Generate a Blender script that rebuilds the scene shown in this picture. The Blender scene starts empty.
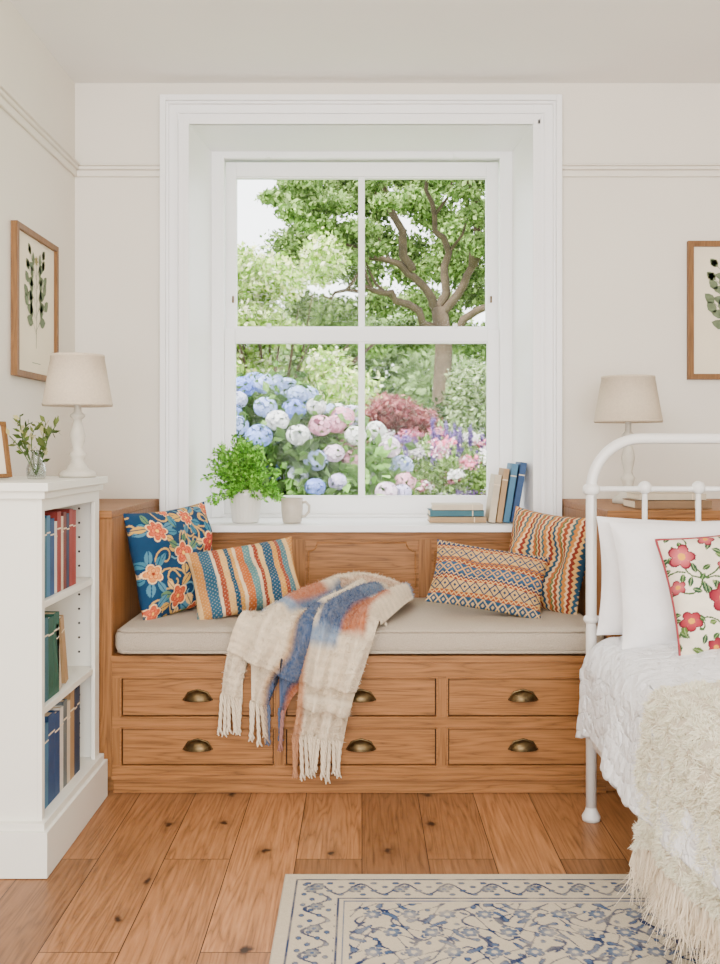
import bpy, math, random
import numpy as np
from mathutils import Vector, Matrix
random.seed(7); rng=np.random.default_rng(7)
scene=bpy.context.scene
H=1.11
EXPO=2.7
def lin(h):
    h=h.lstrip('#'); o=[]
    for i in (0,2,4):
        c=int(h[i:i+2],16)/255; o.append(c/12.92 if c<=.04045 else ((c+.055)/1.055)**2.4)
    return o
def A(h,k=1.0,g=1.0):
    c=[l/(1-.72*l)/EXPO*g for l in lin(h)]
    L=.3*c[0]+.6*c[1]+.1*c[2]
    return tuple(min(.92,max(.002,L+(x-L)*k)) for x in c)
def A4(h,k=1.0,g=1.0): return A(h,k,g)+(1,)

# ---------------- materials ----------------
def newmat(name):
    m=bpy.data.materials.new(name); m.use_nodes=True
    nt=m.node_tree; b=nt.nodes['Principled BSDF']
    return m,nt,b
def N(nt,t,**kw):
    n=nt.nodes.new(t)
    for k,v in kw.items():
        if k in n.inputs: n.inputs[k].default_value=v
        else: setattr(n,k,v)
    return n
def basic(name,hexc,rough=.6,var=.06,vs=6,bump=.0,bs=80,metal=0,spec=.5,sheen=0,k=1.0,g=1.0):
    m,nt,b=newmat(name); L=nt.links
    tc=N(nt,'ShaderNodeTexCoord')
    n=N(nt,'ShaderNodeTexNoise',Scale=vs,Detail=4.0); L.new(tc.outputs['Object'],n.inputs['Vector'])
    r=N(nt,'ShaderNodeValToRGB'); L.new(n.outputs['Fac'],r.inputs['Fac'])
    c=A(hexc,k,g)
    r.color_ramp.elements[0].position=.3; r.color_ramp.elements[1].position=.7
    r.color_ramp.elements[0].color=tuple(x*(1-var) for x in c)+(1,)
    r.color_ramp.elements[1].color=tuple(min(.95,x*(1+var)) for x in c)+(1,)
    L.new(r.outputs['Color'],b.inputs['Base Color'])
    b.inputs['Roughness'].default_value=rough; b.inputs['Metallic'].default_value=metal
    b.inputs['Specular IOR Level'].default_value=spec
    if sheen: b.inputs['Sheen Weight'].default_value=sheen
    if bump:
        n2=N(nt,'ShaderNodeTexNoise',Scale=bs,Detail=3.0); L.new(tc.outputs['Object'],n2.inputs['Vector'])
        bp=N(nt,'ShaderNodeBump',Strength=bump,Distance=.01); L.new(n2.outputs['Fac'],bp.inputs['Height'])
        L.new(bp.outputs['Normal'],b.inputs['Normal'])
    return m
def wc(h,k,g):
    c=A(h,k,g); return (c[0]*.97,c[1]*1.005,c[2]*.98,1)
def grain(nt,vec,light,mid,dark,k,g):
    """oak grain: broad cathedral figure + fine pores. returns colour socket, pore socket"""
    L=nt.links
    n=N(nt,'ShaderNodeTexNoise',Scale=1.0,Detail=3.0,Distortion=.35); L.new(vec,n.inputs['Vector'])
    w=N(nt,'ShaderNodeMath',operation='MULTIPLY'); w.inputs[1].default_value=13; L.new(n.outputs['Fac'],w.inputs[0])
    fr=N(nt,'ShaderNodeMath',operation='PINGPONG'); fr.inputs[1].default_value=.5; L.new(w.outputs[0],fr.inputs[0])
    dbl=N(nt,'ShaderNodeMath',operation='MULTIPLY'); dbl.inputs[1].default_value=2; L.new(fr.outputs[0],dbl.inputs[0])
    pw_=N(nt,'ShaderNodeMath',operation='POWER'); pw_.inputs[1].default_value=.5; L.new(dbl.outputs[0],pw_.inputs[0])
    n2=N(nt,'ShaderNodeTexNoise',Scale=7.0,Detail=6.0,Roughness=.65); L.new(vec,n2.inputs['Vector'])
    mx=N(nt,'ShaderNodeMix'); mx.inputs[0].default_value=.72
    L.new(pw_.outputs[0],mx.inputs[2]); L.new(n2.outputs['Fac'],mx.inputs[3])
    r=N(nt,'ShaderNodeValToRGB'); L.new(mx.outputs[0],r.inputs['Fac'])
    e=r.color_ramp.elements; e[0].position=.24; e[0].color=wc(dark,k,g); e[1].position=.76; e[1].color=wc(light,k,g)
    q=e.new(.50); q.color=wc(mid,k,g)
    return r.outputs['Color'],n2.outputs['Fac']
def wood(name,light,mid,dark,axis='X',rough=.5,sc=1.0,k=1.0,g=.84):
    m,nt,b=newmat(name); L=nt.links
    tc=N(nt,'ShaderNodeTexCoord'); mp=N(nt,'ShaderNodeMapping')
    s={'X':(.9,17,17),'Y':(17,.9,17),'Z':(17,17,.9)}[axis]
    mp.inputs['Scale'].default_value=tuple(v*sc for v in s)
    L.new(tc.outputs['Object'],mp.inputs['Vector'])
    c,p=grain(nt,mp.outputs[0],light,mid,dark,k,g)
    L.new(c,b.inputs['Base Color']); b.inputs['Roughness'].default_value=rough
    b.inputs['Specular IOR Level'].default_value=.3
    bp=N(nt,'ShaderNodeBump',Strength=.12,Distance=.004); L.new(p,bp.inputs['Height']); L.new(bp.outputs['Normal'],b.inputs['Normal'])
    return m
def colattr(name,rough=.85,bump=.25,bs=350,transl=0,sheen=0.0,var=.15,vs=40):
    m,nt,b=newmat(name); L=nt.links
    a=N(nt,'ShaderNodeAttribute',attribute_name='Col')
    tc=N(nt,'ShaderNodeTexCoord'); n=N(nt,'ShaderNodeTexNoise',Scale=vs,Detail=3.0); L.new(tc.outputs['Object'],n.inputs['Vector'])
    hs=N(nt,'ShaderNodeHueSaturation'); mr=N(nt,'ShaderNodeMapRange'); mr.inputs[3].default_value=1-var; mr.inputs[4].default_value=1+var
    L.new(n.outputs['Fac'],mr.inputs[0]); L.new(mr.outputs[0],hs.inputs['Value']); L.new(a.outputs['Color'],hs.inputs['Color'])
    L.new(hs.outputs[0],b.inputs['Base Color']); b.inputs['Roughness'].default_value=rough
    b.inputs['Specular IOR Level'].default_value=.25
    if sheen: b.inputs['Sheen Weight'].default_value=sheen
    if bump:
        n2=N(nt,'ShaderNodeTexNoise',Scale=bs,Detail=2.0); L.new(tc.outputs['Object'],n2.inputs['Vector'])
        bp=N(nt,'ShaderNodeBump',Strength=bump,Distance=.004); L.new(n2.outputs['Fac'],bp.inputs['Height']); L.new(bp.outputs['Normal'],b.inputs['Normal'])
    if transl:
        t=N(nt,'ShaderNodeBsdfTranslucent'); L.new(hs.outputs[0],t.inputs['Color'])
        mx=N(nt,'ShaderNodeMixShader'); mx.inputs[0].default_value=transl
        L.new(b.outputs[0],mx.inputs[1]); L.new(t.outputs[0],mx.inputs[2]); L.new(mx.outputs[0],nt.nodes['Material Output'].inputs[0])
    return m

M={}
M['wall']=basic('wall_paint','#ebe8e2',.9,.012,3,.04,60)
M['ceil']=basic('ceiling_paint','#f0efed',.9,.01,3)
M['trim']=basic('white_gloss_trim','#f3f2f2',.4,.01,3)
M['bookc']=basic('bookcase_paint','#ecebe6',.5,.012,3)
M['oak']=wood('oak_grain_x','#d0a068','#be8c50','#8e6031','X')
M['oakz']=wood('oak_grain_z','#cc9c64','#ba884c','#8a5c2e','Z')
M['oakd']=basic('oak_shadow_gap','#3a2614',.8)
M['frame']=wood('picture_frame_oak','#c09560','#ac8150','#86603a','Z',.5,2)
M['brass']=basic('antique_brass','#7d6844',.34,.3,60,metal=.85)
M['linen']=basic('linen_upholstery','#dad1c3',.95,.10,260,.7,420)
M['white']=basic('white_cotton','#eeeded',.95,.02,8,.35,45)
M['bedwhite']=basic('white_enamel','#ebeae8',.3,.01,3)
M['shade']=basic('linen_lampshade','#dfd6c7',.9,.06,150,.3,300)
M['lampbase']=basic('whitewashed_turned_wood','#dedad1',.6,.08,30)
M['ceramic']=basic('white_ceramic','#e9e7e3',.3,.02,10)
M['mug']=basic('stoneware','#d8d2c8',.4,.05,60)
M['paper']=basic('book_pages','#e9e1d1',.9,.05,100)
M['print']=basic('print_paper','#ece7da',.9,.02,10)
M['soil']=basic('soil','#3b2a1c',.95,.3,60)
M['gleaf']=basic('print_green','#93a180',.9,.2,60)
M['gflower']=basic('print_blossom','#c9c08e',.9,.2,60)
M['bark']=basic('bark','#75644f',.95,.3,8,.6,12)
M['stem']=basic('stem_green','#6f8a4c',.7,.2,30)
M['dot']=basic('peg_hole','#55504a',.9)
M['red']=basic('red_piping','#b8505a',.8)
BK={}
for nm,hx in dict(teal='#3f8a98',blue='#346aa0',navy='#2c5076',green='#2f806c',red='#bb4a3a',rust='#a04e40',cream='#e0d8c8',beige='#cdb48c',tan='#a98a62',grey='#8f9a9c',white='#e6e3dd',sky='#5f9ebc').items():
    BK[nm]=basic('book_cover_'+nm,hx,.6,.08,20,g=.9)
M['fabric']=colattr('embroidered_fabric')
M['wool']=colattr('brushed_wool',.95,.8,130,sheen=.1)
M['rugm']=colattr('woven_rug',.98,.6,260,var=.12,vs=120)
M['leaf']=colattr('foliage',.6,0,0,transl=.45,var=.1,vs=3)
M['fur']=colattr('cream_fur',.95,0,0,transl=.3,var=.05)
m,nt,b=newmat('window_glass'); tr=N(nt,'ShaderNodeBsdfTransparent'); gl=N(nt,'ShaderNodeBsdfGlossy',Roughness=.02)
mx=N(nt,'ShaderNodeMixShader'); mx.inputs[0].default_value=.003
nt.links.new(tr.outputs[0],mx.inputs[1]); nt.links.new(gl.outputs[0],mx.inputs[2]); nt.links.new(mx.outputs[0],nt.nodes['Material Output'].inputs[0]); M['glass']=m
m,nt,b=newmat('clear_vase_glass'); tr=N(nt,'ShaderNodeBsdfTransparent'); tr.inputs[0].default_value=(.9,.93,.92,1); gl=N(nt,'ShaderNodeBsdfGlossy',Roughness=.05)
lw=N(nt,'ShaderNodeLayerWeight',Blend=.35); mx=N(nt,'ShaderNodeMixShader'); nt.links.new(lw.outputs['Facing'],mx.inputs[0])
nt.links.new(tr.outputs[0],mx.inputs[1]); nt.links.new(gl.outputs[0],mx.inputs[2]); nt.links.new(mx.outputs[0],nt.nodes['Material Output'].inputs[0]); M['vase']=m
def floor_mat():
    m,nt,b=newmat('oak_plank_floor'); L=nt.links
    tc=N(nt,'ShaderNodeTexCoord'); sp=N(nt,'ShaderNodeSeparateXYZ'); cb=N(nt,'ShaderNodeCombineXYZ')
    L.new(tc.outputs['Object'],sp.inputs[0]); L.new(sp.outputs[1],cb.inputs[0]); L.new(sp.outputs[0],cb.inputs[1])
    br=N(nt,'ShaderNodeTexBrick'); br.offset=.37; br.offset_frequency=2
    br.inputs['Scale'].default_value=1; br.inputs['Brick Width'].default_value=1.35; br.inputs['Row Height'].default_value=.178
    br.inputs['Mortar Size'].default_value=.0015; br.inputs['Mortar Smooth'].default_value=.3; br.inputs['Bias'].default_value=0
    br.inputs['Color1'].default_value=(0,0,0,1); br.inputs['Color2'].default_value=(1,1,1,1); br.inputs['Mortar'].default_value=(.5,.5,.5,1)
    L.new(cb.outputs[0],br.inputs['Vector'])
    add=N(nt,'ShaderNodeVectorMath',operation='MULTIPLY_ADD'); add.inputs[1].default_value=(7,3,5)
    L.new(br.outputs['Color'],add.inputs[0]); L.new(tc.outputs['Object'],add.inputs[2])
    mk=N(nt,'ShaderNodeMapping'); mk.inputs['Scale'].default_value=(6.5,3.6,1); mk.inputs['Location'].default_value=(.35,.15,0); L.new(tc.outputs['Object'],mk.inputs['Vector'])
    nz=N(nt,'ShaderNodeTexNoise',Scale=22.0,Detail=4.0); L.new(tc.outputs['Object'],nz.inputs['Vector'])
    ad=N(nt,'ShaderNodeVectorMath',operation='MULTIPLY_ADD'); ad.inputs[1].default_value=(.3,.16,.0); L.new(nz.outputs['Color'],ad.inputs[0]); L.new(mk.outputs[0],ad.inputs[2])
    vo=N(nt,'ShaderNodeTexVoronoi',Scale=1.0); vo.voronoi_dimensions='2D'; L.new(ad.outputs[0],vo.inputs['Vector'])
    mp=N(nt,'ShaderNodeMapping'); mp.inputs['Scale'].default_value=(14,.8,14); L.new(add.outputs[0],mp.inputs['Vector'])
    col,pore=grain(nt,mp.outputs[0],'#d4a878','#c2925f','#986b40',.97,.86)
    n3=N(nt,'ShaderNodeTexNoise',Scale=2.2,Detail=2.0); L.new(add.outputs[0],n3.inputs['Vector'])
    sm=N(nt,'ShaderNodeMath',operation='MULTIPLY_ADD'); sm.inputs[1].default_value=.5; L.new(n3.outputs['Fac'],sm.inputs[0])
    sb=N(nt,'ShaderNodeMath',operation='MULTIPLY'); sb.inputs[1].default_value=.72; L.new(br.outputs['Color'],sb.inputs[0]); L.new(sb.outputs[0],sm.inputs[2])
    hs=N(nt,'ShaderNodeHueSaturation'); mr=N(nt,'ShaderNodeMapRange'); mr.inputs[3].default_value=.5; mr.inputs[4].default_value=1.4
    L.new(sm.outputs[0],mr.inputs[0]); L.new(mr.outputs[0],hs.inputs['Value']); L.new(col,hs.inputs['Color'])
    kr=N(nt,'ShaderNodeValToRGB'); L.new(vo.outputs['Distance'],kr.inputs['Fac'])
    kr.color_ramp.elements[0].position=.03; kr.color_ramp.elements[0].color=(1,1,1,1); kr.color_ramp.elements[1].position=.26; kr.color_ramp.elements[1].color=(0,0,0,1)
    q=kr.color_ramp.elements.new(.09); q.color=(.28,.28,.28,1)
    sc=N(nt,'ShaderNodeSeparateColor'); L.new(vo.outputs['Color'],sc.inputs[0])
    gt=N(nt,'ShaderNodeMath',operation='GREATER_THAN'); gt.inputs[1].default_value=.68; L.new(sc.outputs[0],gt.inputs[0])
    ml=N(nt,'ShaderNodeMath',operation='MULTIPLY'); L.new(kr.outputs['Color'],ml.inputs[0]); L.new(gt.outputs[0],ml.inputs[1])
    mk2=N(nt,'ShaderNodeMix',data_type='RGBA'); L.new(ml.outputs[0],mk2.inputs[0]); L.new(hs.outputs[0],mk2.inputs[6]); mk2.inputs[7].default_value=A4('#4a2e18')
    gp=N(nt,'ShaderNodeMix',data_type='RGBA'); L.new(br.outputs['Fac'],gp.inputs[0]); L.new(mk2.outputs[2],gp.inputs[6]); gp.inputs[7].default_value=A4('#5a3a22')
    L.new(gp.outputs[2],b.inputs['Base Color']); b.inputs['Roughness'].default_value=.42
    b.inputs['Specular IOR Level'].default_value=.35
    bp=N(nt,'ShaderNodeBump',Strength=.12,Distance=.003); L.new(pore,bp.inputs['Height']); L.new(bp.outputs['Normal'],b.inputs['Normal'])
    return m
M['floor']=floor_mat()

# ---------------- mesh builder ----------------
class MB:
    def __init__(s): s.V=[];s.F=[];s.M=[];s.S=[];s.mats=[];s.T=Matrix.Identity(4)
    def mi(s,m):
        if m not in s.mats: s.mats.append(m)
        return s.mats.index(m)
    def add(s,vs,fs,m,smooth=False):
        o=len(s.V); k=s.mi(m)
        for v in vs: s.V.append(tuple(s.T@Vector(v)))
        for f in fs: s.F.append([i+o for i in f]); s.M.append(k); s.S.append(smooth)
    def box(s,x0,x1,y0,y1,z0,z1,m):
        s.prism([(x0,y0,z0),(x1,y0,z0),(x1,y1,z0),(x0,y1,z0),(x0,y0,z1),(x1,y0,z1),(x1,y1,z1),(x0,y1,z1)],m)
    def prism(s,p,m): s.add(p,[(3,2,1,0),(4,5,6,7),(0,1,5,4),(1,2,6,5),(2,3,7,6),(3,0,4,7)],m)
    def lathe(s,prof,c,m,n=32,fx=None):
        vs=[];fs=[]
        for r,z in prof:
            for i in range(n):
                a=2*math.pi*i/n; rr=r*(fx(a,z) if fx else 1)
                vs.append((c[0]+rr*math.cos(a),c[1]+rr*math.sin(a),c[2]+z))
        for j in range(len(prof)-1):
            for i in range(n):
                fs.append((j*n+i,j*n+(i+1)%n,(j+1)*n+(i+1)%n,(j+1)*n+i))
        s.add(vs,fs,m,True)
    def tube(s,pts,r,m,n=8,caps=True,smooth=True):
        pts=[Vector(p) for p in pts]; R=r if isinstance(r,(list,tuple)) else [r]*len(pts)
        vs=[];fs=[];up=None
        for i,p in enumerate(pts):
            t=(pts[min(i+1,len(pts)-1)]-pts[max(i-1,0)])
            if t.length<1e-9: t=Vector((0,0,1))
            t.normalize()
            if up is None: up=t.orthogonal().normalized()
            a=(up-t*up.dot(t)); a=a.normalized() if a.length>1e-6 else t.orthogonal().normalized(); up=a; b=t.cross(a)
            for k in range(n):
                q=2*math.pi*k/n; vs.append(p+(a*math.cos(q)+b*math.sin(q))*R[i])
        for j in range(len(pts)-1):
            for k in range(n): fs.append((j*n+k,j*n+(k+1)%n,(j+1)*n+(k+1)%n,(j+1)*n+k))
        if caps: fs.append(tuple(range(n-1,-1,-1))); fs.append(tuple((len(pts)-1)*n+k for k in range(n)))
        s.add(vs,fs,m,smooth)
    def grid(s,fn,nu,nv,m,smooth=True):
        vs=[fn(i/nu,j/nv) for j in range(nv+1) for i in range(nu+1)]
        fs=[(j*(nu+1)+i,j*(nu+1)+i+1,(j+1)*(nu+1)+i+1,(j+1)*(nu+1)+i) for j in range(nv) for i in range(nu)]
        s.add(vs,fs,m,smooth)
    def sphere(s,c,r,m,n=16,sz=1):
        s.lathe([(max(1e-4,r*math.sin(math.pi*k/n)),-r*sz*math.cos(math.pi*k/n)) for k in range(n+1)],c,m,n*2)
    def build(s,name,bevel=0,seg=2):
        me=bpy.data.meshes.new(name); me.from_pydata(s.V,[],s.F)
        for m in s.mats: me.materials.append(m)
        me.polygons.foreach_set('material_index',s.M); me.polygons.foreach_set('use_smooth',s.S); me.update()
        o=bpy.data.objects.new(name,me); scene.collection.objects.link(o)
        if bevel:
            bm=o.modifiers.new('bevel','BEVEL'); bm.width=bevel; bm.segments=seg; bm.limit_method='ANGLE'; bm.angle_limit=math.radians(50)
        return o
def npmesh(name,V,Q,mat,col=None,smooth=False,T=None,parent=None):
    V=np.asarray(V,dtype=np.float32); Q=np.asarray(Q,dtype=np.int32)
    me=bpy.data.meshes.new(name); me.vertices.add(len(V)); me.vertices.foreach_set('co',V.ravel())
    me.loops.add(Q.size); me.loops.foreach_set('vertex_index',Q.ravel())
    me.polygons.add(len(Q)); me.polygons.foreach_set('loop_start',np.arange(0,Q.size,4,dtype=np.int32))
    me.polygons.foreach_set('loop_total',np.full(len(Q),4,dtype=np.int32))
    me.update(calc_edges=True); me.validate()
    me.polygons.foreach_set('use_smooth',np.full(len(me.polygons),smooth))
    if col is not None:
        a=me.color_attributes.new('Col','FLOAT_COLOR','POINT'); c=np.ones((len(V),4),dtype=np.float32); c[:,:3]=col; a.data.foreach_set('color',c.ravel())
    me.materials.append(mat); o=bpy.data.objects.new(name,me); scene.collection.objects.link(o)
    if T is not None: o.matrix_world=T
    if parent: o.parent=parent
    return o
def RZ(a): return Matrix.Rotation(math.radians(a),4,'Z')
def RX(a): return Matrix.Rotation(math.radians(a),4,'X')
def RY(a): return Matrix.Rotation(math.radians(a),4,'Y')
def TR(*p): return Matrix.Translation(p)

# ---------------- room ----------------
XL,XR,YW,ZC=-1.134,2.25,3.95,2.55
b=MB(); b.box(XL-.15,XR+.15,-2.6,YW+.5,-.12,0,M['floor']); b.build('floor')
b=MB(); b.box(XL-.15,XR+.15,-2.6,YW+.5,ZC,ZC+.15,M['ceil']); b.build('ceiling')
b=MB(); b.box(XL-.15,XL,-2.6,YW+.5,0,ZC,M['wall']); b.build('wall_left')
b=MB(); b.box(XR,XR+.15,-2.6,YW+.5,0,ZC,M['wall']); b.build('wall_right')
b=MB()
b.box(XL,-.70,YW,YW+.5,0,ZC,M['wall']); b.box(.70,XR,YW,YW+.5,0,ZC,M['wall'])
b.box(-.70,.70,YW,YW+.5,2.415,ZC,M['wall']); b.box(-.70,.70,YW,YW+.5,0,.78,M['wall']); b.build('wall_back')
def rail(b,x0,x1,y0,y1,side):
    for (dz0,dz1,t) in ((-.026,.000,.012),(.000,.014,.022),(.014,.022,.03)):
        if side=='b': b.box(x0,x1,YW-t,YW,2.205+dz0,2.205+dz1,M['wall'])
        else: b.box(XL,XL+t,y0,y1,2.205+dz0,2.205+dz1,M['wall'])
b=MB(); rail(b,XL,-.792,0,0,'b'); rail(b,.785,XR,0,0,'b'); b.build('trim_1',.004)
b=MB(); rail(b,0,0,-2.6,YW,'l'); b.build('trim_2',.004)
b=MB(); b.box(XR-.02,XR,-2.6,YW,0,.14,M['trim']); b.build('baseboard_right',.005)
b=MB(); b.box(XL,XL+.018,-2.6,2.55,0,.14,M['trim']); b.build('baseboard_left',.005)

# ---------------- window ----------------
b=MB(); t=M['trim']
def frame(b,x0,x1,z0,z1,w,y0,y1,m,bottom=False):
    b.box(x0,x0+w,y0,y1,z0,z1,m); b.box(x1-w,x1,y0,y1,z0,z1,m); b.box(x0+w,x1-w,y0,y1,z1-w,z1,m)
    if bottom: b.box(x0+w,x1-w,y0,y1,z0,z0+w,m)
frame(b,-.789,.781,.80,2.49,.110,YW-.022,YW,t)
frame(b,-.789,.781,.80,2.49,.022,YW-.05,YW-.02,t)
frame(b,-.767,.759,.80,2.468,.010,YW-.038,YW-.02,t)
frame(b,-.730,.722,.80,2.431,.008,YW-.03,YW-.02,t)
frame(b,-.698,.690,.80,2.399,.020,YW-.036,YW-.02,t)
y0,y1=YW-.03,4.32
b.prism([(-.72,y0,.79),(-.678,y0,.79),(-.640,y1,.79),(-.72,y1,.79),(-.72,y0,2.40),(-.678,y0,2.40),(-.640,y1,2.40),(-.72,y1,2.40)],t)
b.prism([(.670,y0,.79),(.70,y0,.79),(.70,y1,.79),(.640,y1,.79),(.670,y0,2.40),(.70,y0,2.40),(.70,y1,2.40),(.640,y1,2.40)],t)
b.box(-.70,.70,y0,y1,2.379,2.42,t)
b.box(-.68,.68,YW-.03,4.42,.78,.812,t)
b.box(-.60,.60,3.845,3.93,.786,.812,t)
frame(b,-.645,.645,.812,2.405,.043,4.28,4.45,t)
b.box(-.602,.602,4.28,4.45,.812,.826,t)
frame(b,-.602,.602,.826,2.362,.012,4.275,4.30,t)
def sash(b,z0,z1,zb,zt,ya,yb):
    b.box(-.594,-.546,ya,yb,z0,z1,t); b.box(.540,.594,ya,yb,z0,z1,t)
    b.box(-.546,.540,ya,yb,z0,zb,t); b.box(-.546,.540,ya,yb,zt,z1,t)
    b.box(-.016,.012,ya+.004,yb-.004,zb,zt,t)
    b.box(-.546,.540,ya+.006,yb-.006,zb,zb+.006,t); b.box(-.546,.540,ya+.006,yb-.006,zt-.006,zt,t)
    ym=(ya+yb)/2; b.box(-.548,.542,ym-.002,ym+.002,zb-.002,zt+.002,M['glass'])
sash(b,1.578,2.352,1.633,2.29,4.345,4.385)
sash(b,.826,1.622,.899,1.567,4.302,4.342)
for x in (-.40,.40): b.tube([(x,4.30,1.625),(x,4.30,1.645)],.010,M['trim']); b.box(x-.010,x+.010,4.262,4.28,2.35,2.368,t)
for x in (-.56,.56): b.box(x-.004,x+.004,4.335,4.35,1.74,1.77,M['brass'])
b.build('window_1',.003)

# ---------------- window seat & cabinets ----------------
o1,o2=M['oak'],M['oakz']; YF=3.2; SX0,SX1=-.80,.785
def cabinet(x0,x1):
    b=MB(); b.box(x0,x1,YF+.012,YW-.002,.055,.885,o2); b.box(x0,x1,YF-.004,YW-.002,.885,.91,o1)
    b.box(x0,x1,YF+.03,YW-.002,.002,.055,o1)
    w=.045
    b.box(x0,x0+w,YF,YF+.012,.055,.885,o2); b.box(x1-w,x1,YF,YF+.012,.055,.885,o2)
    for z0,z1 in ((.055,.10),(.44,.48),(.845,.885)): b.box(x0+w,x1-w,YF,YF+.012,z0,z1,o1)
    return b
b=cabinet(XL+.002,SX0); b.build('oak_side_cabinet',.003)
b=cabinet(SX1,2.2)
for x in (1.25,1.75): b.box(x-.03,x+.03,YF,YF+.012,.10,.845,o2)
b.build('oak_side_cabinet',.003)
b=MB(); x0,x1=SX0+.001,SX1-.001
b.box(x0,x1,YF+.02,YW-.06,.05,.445,o1)
b.box(x0,x1,YF+.012,YF+.03,.002,.055,o1)
b.box(x0,x1,YF-.014,YF+.04,.427,.447,o1)
b.box(x0,x1,YF-.004,YF+.02,.374,.427,o1)
b.box(x0,x1,YF-.004,YF+.02,.214,.252,o1); b.box(x0,x1,YF-.004,YF+.02,.052,.096,o1)
b.box(x0,x1,YF-.012,YF+.0,.052,.066,o1)
cols=[(-.768,-.282),(-.243,.237),(.275,.735)]
for a,c in ((x0,-.768),(-.282,-.243),(.237,.275),(.735,x1)): b.box(a,c,YF-.0035,YF+.02,.096,.374,o2)
rows=[(.252,.374),(.096,.214)]
for xa,xb in cols:
    for za,zb in rows:
        b.box(xa,xb,YF+.012,YF+.0195,za,zb,M['oakd'])
        g=.0035; b.box(xa+g,xb-g,YF-.001,YF+.0115,za+g,zb-g,o1)
        for q in ((xa-.005,xb+.005,za-.005,za),(xa-.005,xb+.005,zb,zb+.005),(xa-.005,xa,za,zb),(xb,xb+.005,za,zb)):
            b.box(q[0],q[1],YF-.009,YF-.002,q[2],q[3],o1)
        cx=(xa+xb)/2; cz=(za+zb)/2+.004
        if xa>.2: cx=.515
        a_,b_,c_=.044,.024,.030
        def cup(u,v,cx=cx,cz=cz):
            ph=math.pi*u; ps=math.pi/2*v
            return (cx+a_*math.cos(ph),YF-.003-b_*math.sin(ph)*math.cos(ps),cz-.012+c_*math.sin(ph)*math.sin(ps))
        b.grid(cup,20,8,M['brass'])
        b.tube([(cx-.047,YF-.004,cz-.013),(cx-.044*.7,YF-.004,cz+.012),(cx,YF-.004,cz+.021),(cx+.044*.7,YF-.004,cz+.012),(cx+.047,YF-.004,cz-.013)],.003,M['brass'],6)
        b.tube([(cx+a_*math.cos(math.pi*k/12),YF-.003-b_*math.sin(math.pi*k/12),cz-.012) for k in range(13)],.0022,M['brass'],6)
b.box(x0,x1,3.885,YW-.002,.445,.785,o1)
for a,c in ((x0,-.72),(-.27,-.22),(.22,.27),(.68,x1)): b.box(a,c,3.878,3.885,.50,.785,o2)
b.box(x0,x1,3.877,3.885,.755,.785,o1); b.box(x0,x1,3.877,3.885,.45,.52,o1)
for xa,xb in ((-.72,-.27),(-.22,.22),(.27,.68)):
    za,zb,r=.532,.743,.035; xa+=.012;xb-=.012; pts=[]
    for cx,cz,a0 in ((xa,zb,-90),(xb,zb,-180),(xb,za,90),(xa,za,0)):
        for k in range(7):
            an=math.radians(a0+90*k/6); pts.append((cx+r*math.cos(an),3.885,cz+r*math.sin(an)))
    pts.append(pts[0]); b.tube(pts,.004,o1,6,caps=False)
b.build('window_seat',.002)
b=MB(); b.box(SX0+.008,SX1-.008,3.185,3.865,.449,.536,M['linen']); o=b.build('seat_cushion',.03,5)
for p in o.data.polygons: p.use_smooth=True
b=MB()
for z in (.459,.526):
    b.tube([(SX0+.02,3.2,z),(SX0+.04,3.186,z),(SX1-.04,3.186,z),(SX1-.02,3.2,z)],.005,M['linen'],8)
p=b.build('piping'); p.parent=o

# ---------------- drawing helpers ----------------
def c3(h,g=1): return np.array(A(h,1.02,g))
def flower(C,X,Y,cx,cy,r,n,c1,c2,cc,rot=0,out=None):
    dx=X-cx;dy=Y-cy;d=np.hypot(dx,dy);th=np.arctan2(dy,dx)
    rr=r*(.68+.32*np.abs(np.cos(n*th/2+rot))); m=d<rr
    t=np.clip(d/r,0,1)[...,None]; col=c2*(1-t)+c1*t
    ray=(np.abs(np.cos(n*th/2+rot))<.22)[...,None]; col=np.where(ray,c2*.8,col)
    C[m]=col[m]
    if out is not None: mm=(d<rr)&(d>rr*.86); C[mm]=out
    C[d<r*.27]=cc
def leaf2(C,X,Y,cx,cy,ang,l,w,c,vein=None):
    ca,sa=math.cos(ang),math.sin(ang); a=(X-cx)*ca+(Y-cy)*sa; bb=-(X-cx)*sa+(Y-cy)*ca
    t=a/l; m=(t>0)&(t<1)&(np.abs(bb)<w*np.sin(np.pi*np.clip(t,0,1))**.8)
    C[m]=c
    if vein is not None: C[m&(np.abs(bb)<w*.12)]=vein
def stroke(C,X,Y,pts,w,c):
    for (ax,ay),(bx,by) in zip(pts[:-1],pts[1:]):
        vx,vy=bx-ax,by-ay; L=vx*vx+vy*vy+1e-9; t=np.clip(((X-ax)*vx+(Y-ay)*vy)/L,0,1)
        C[np.hypot(X-ax-t*vx,Y-ay-t*vy)<w]=c
def spiral(cx,cy,r,a0,turn=1.3,n=16,s=1):
    return [(cx+r*(1-k/n*.85)*math.cos(a0+s*turn*2*math.pi*k/n),cy+r*(1-k/n*.85)*math.sin(a0+s*turn*2*math.pi*k/n)) for k in range(n+1)]

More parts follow.
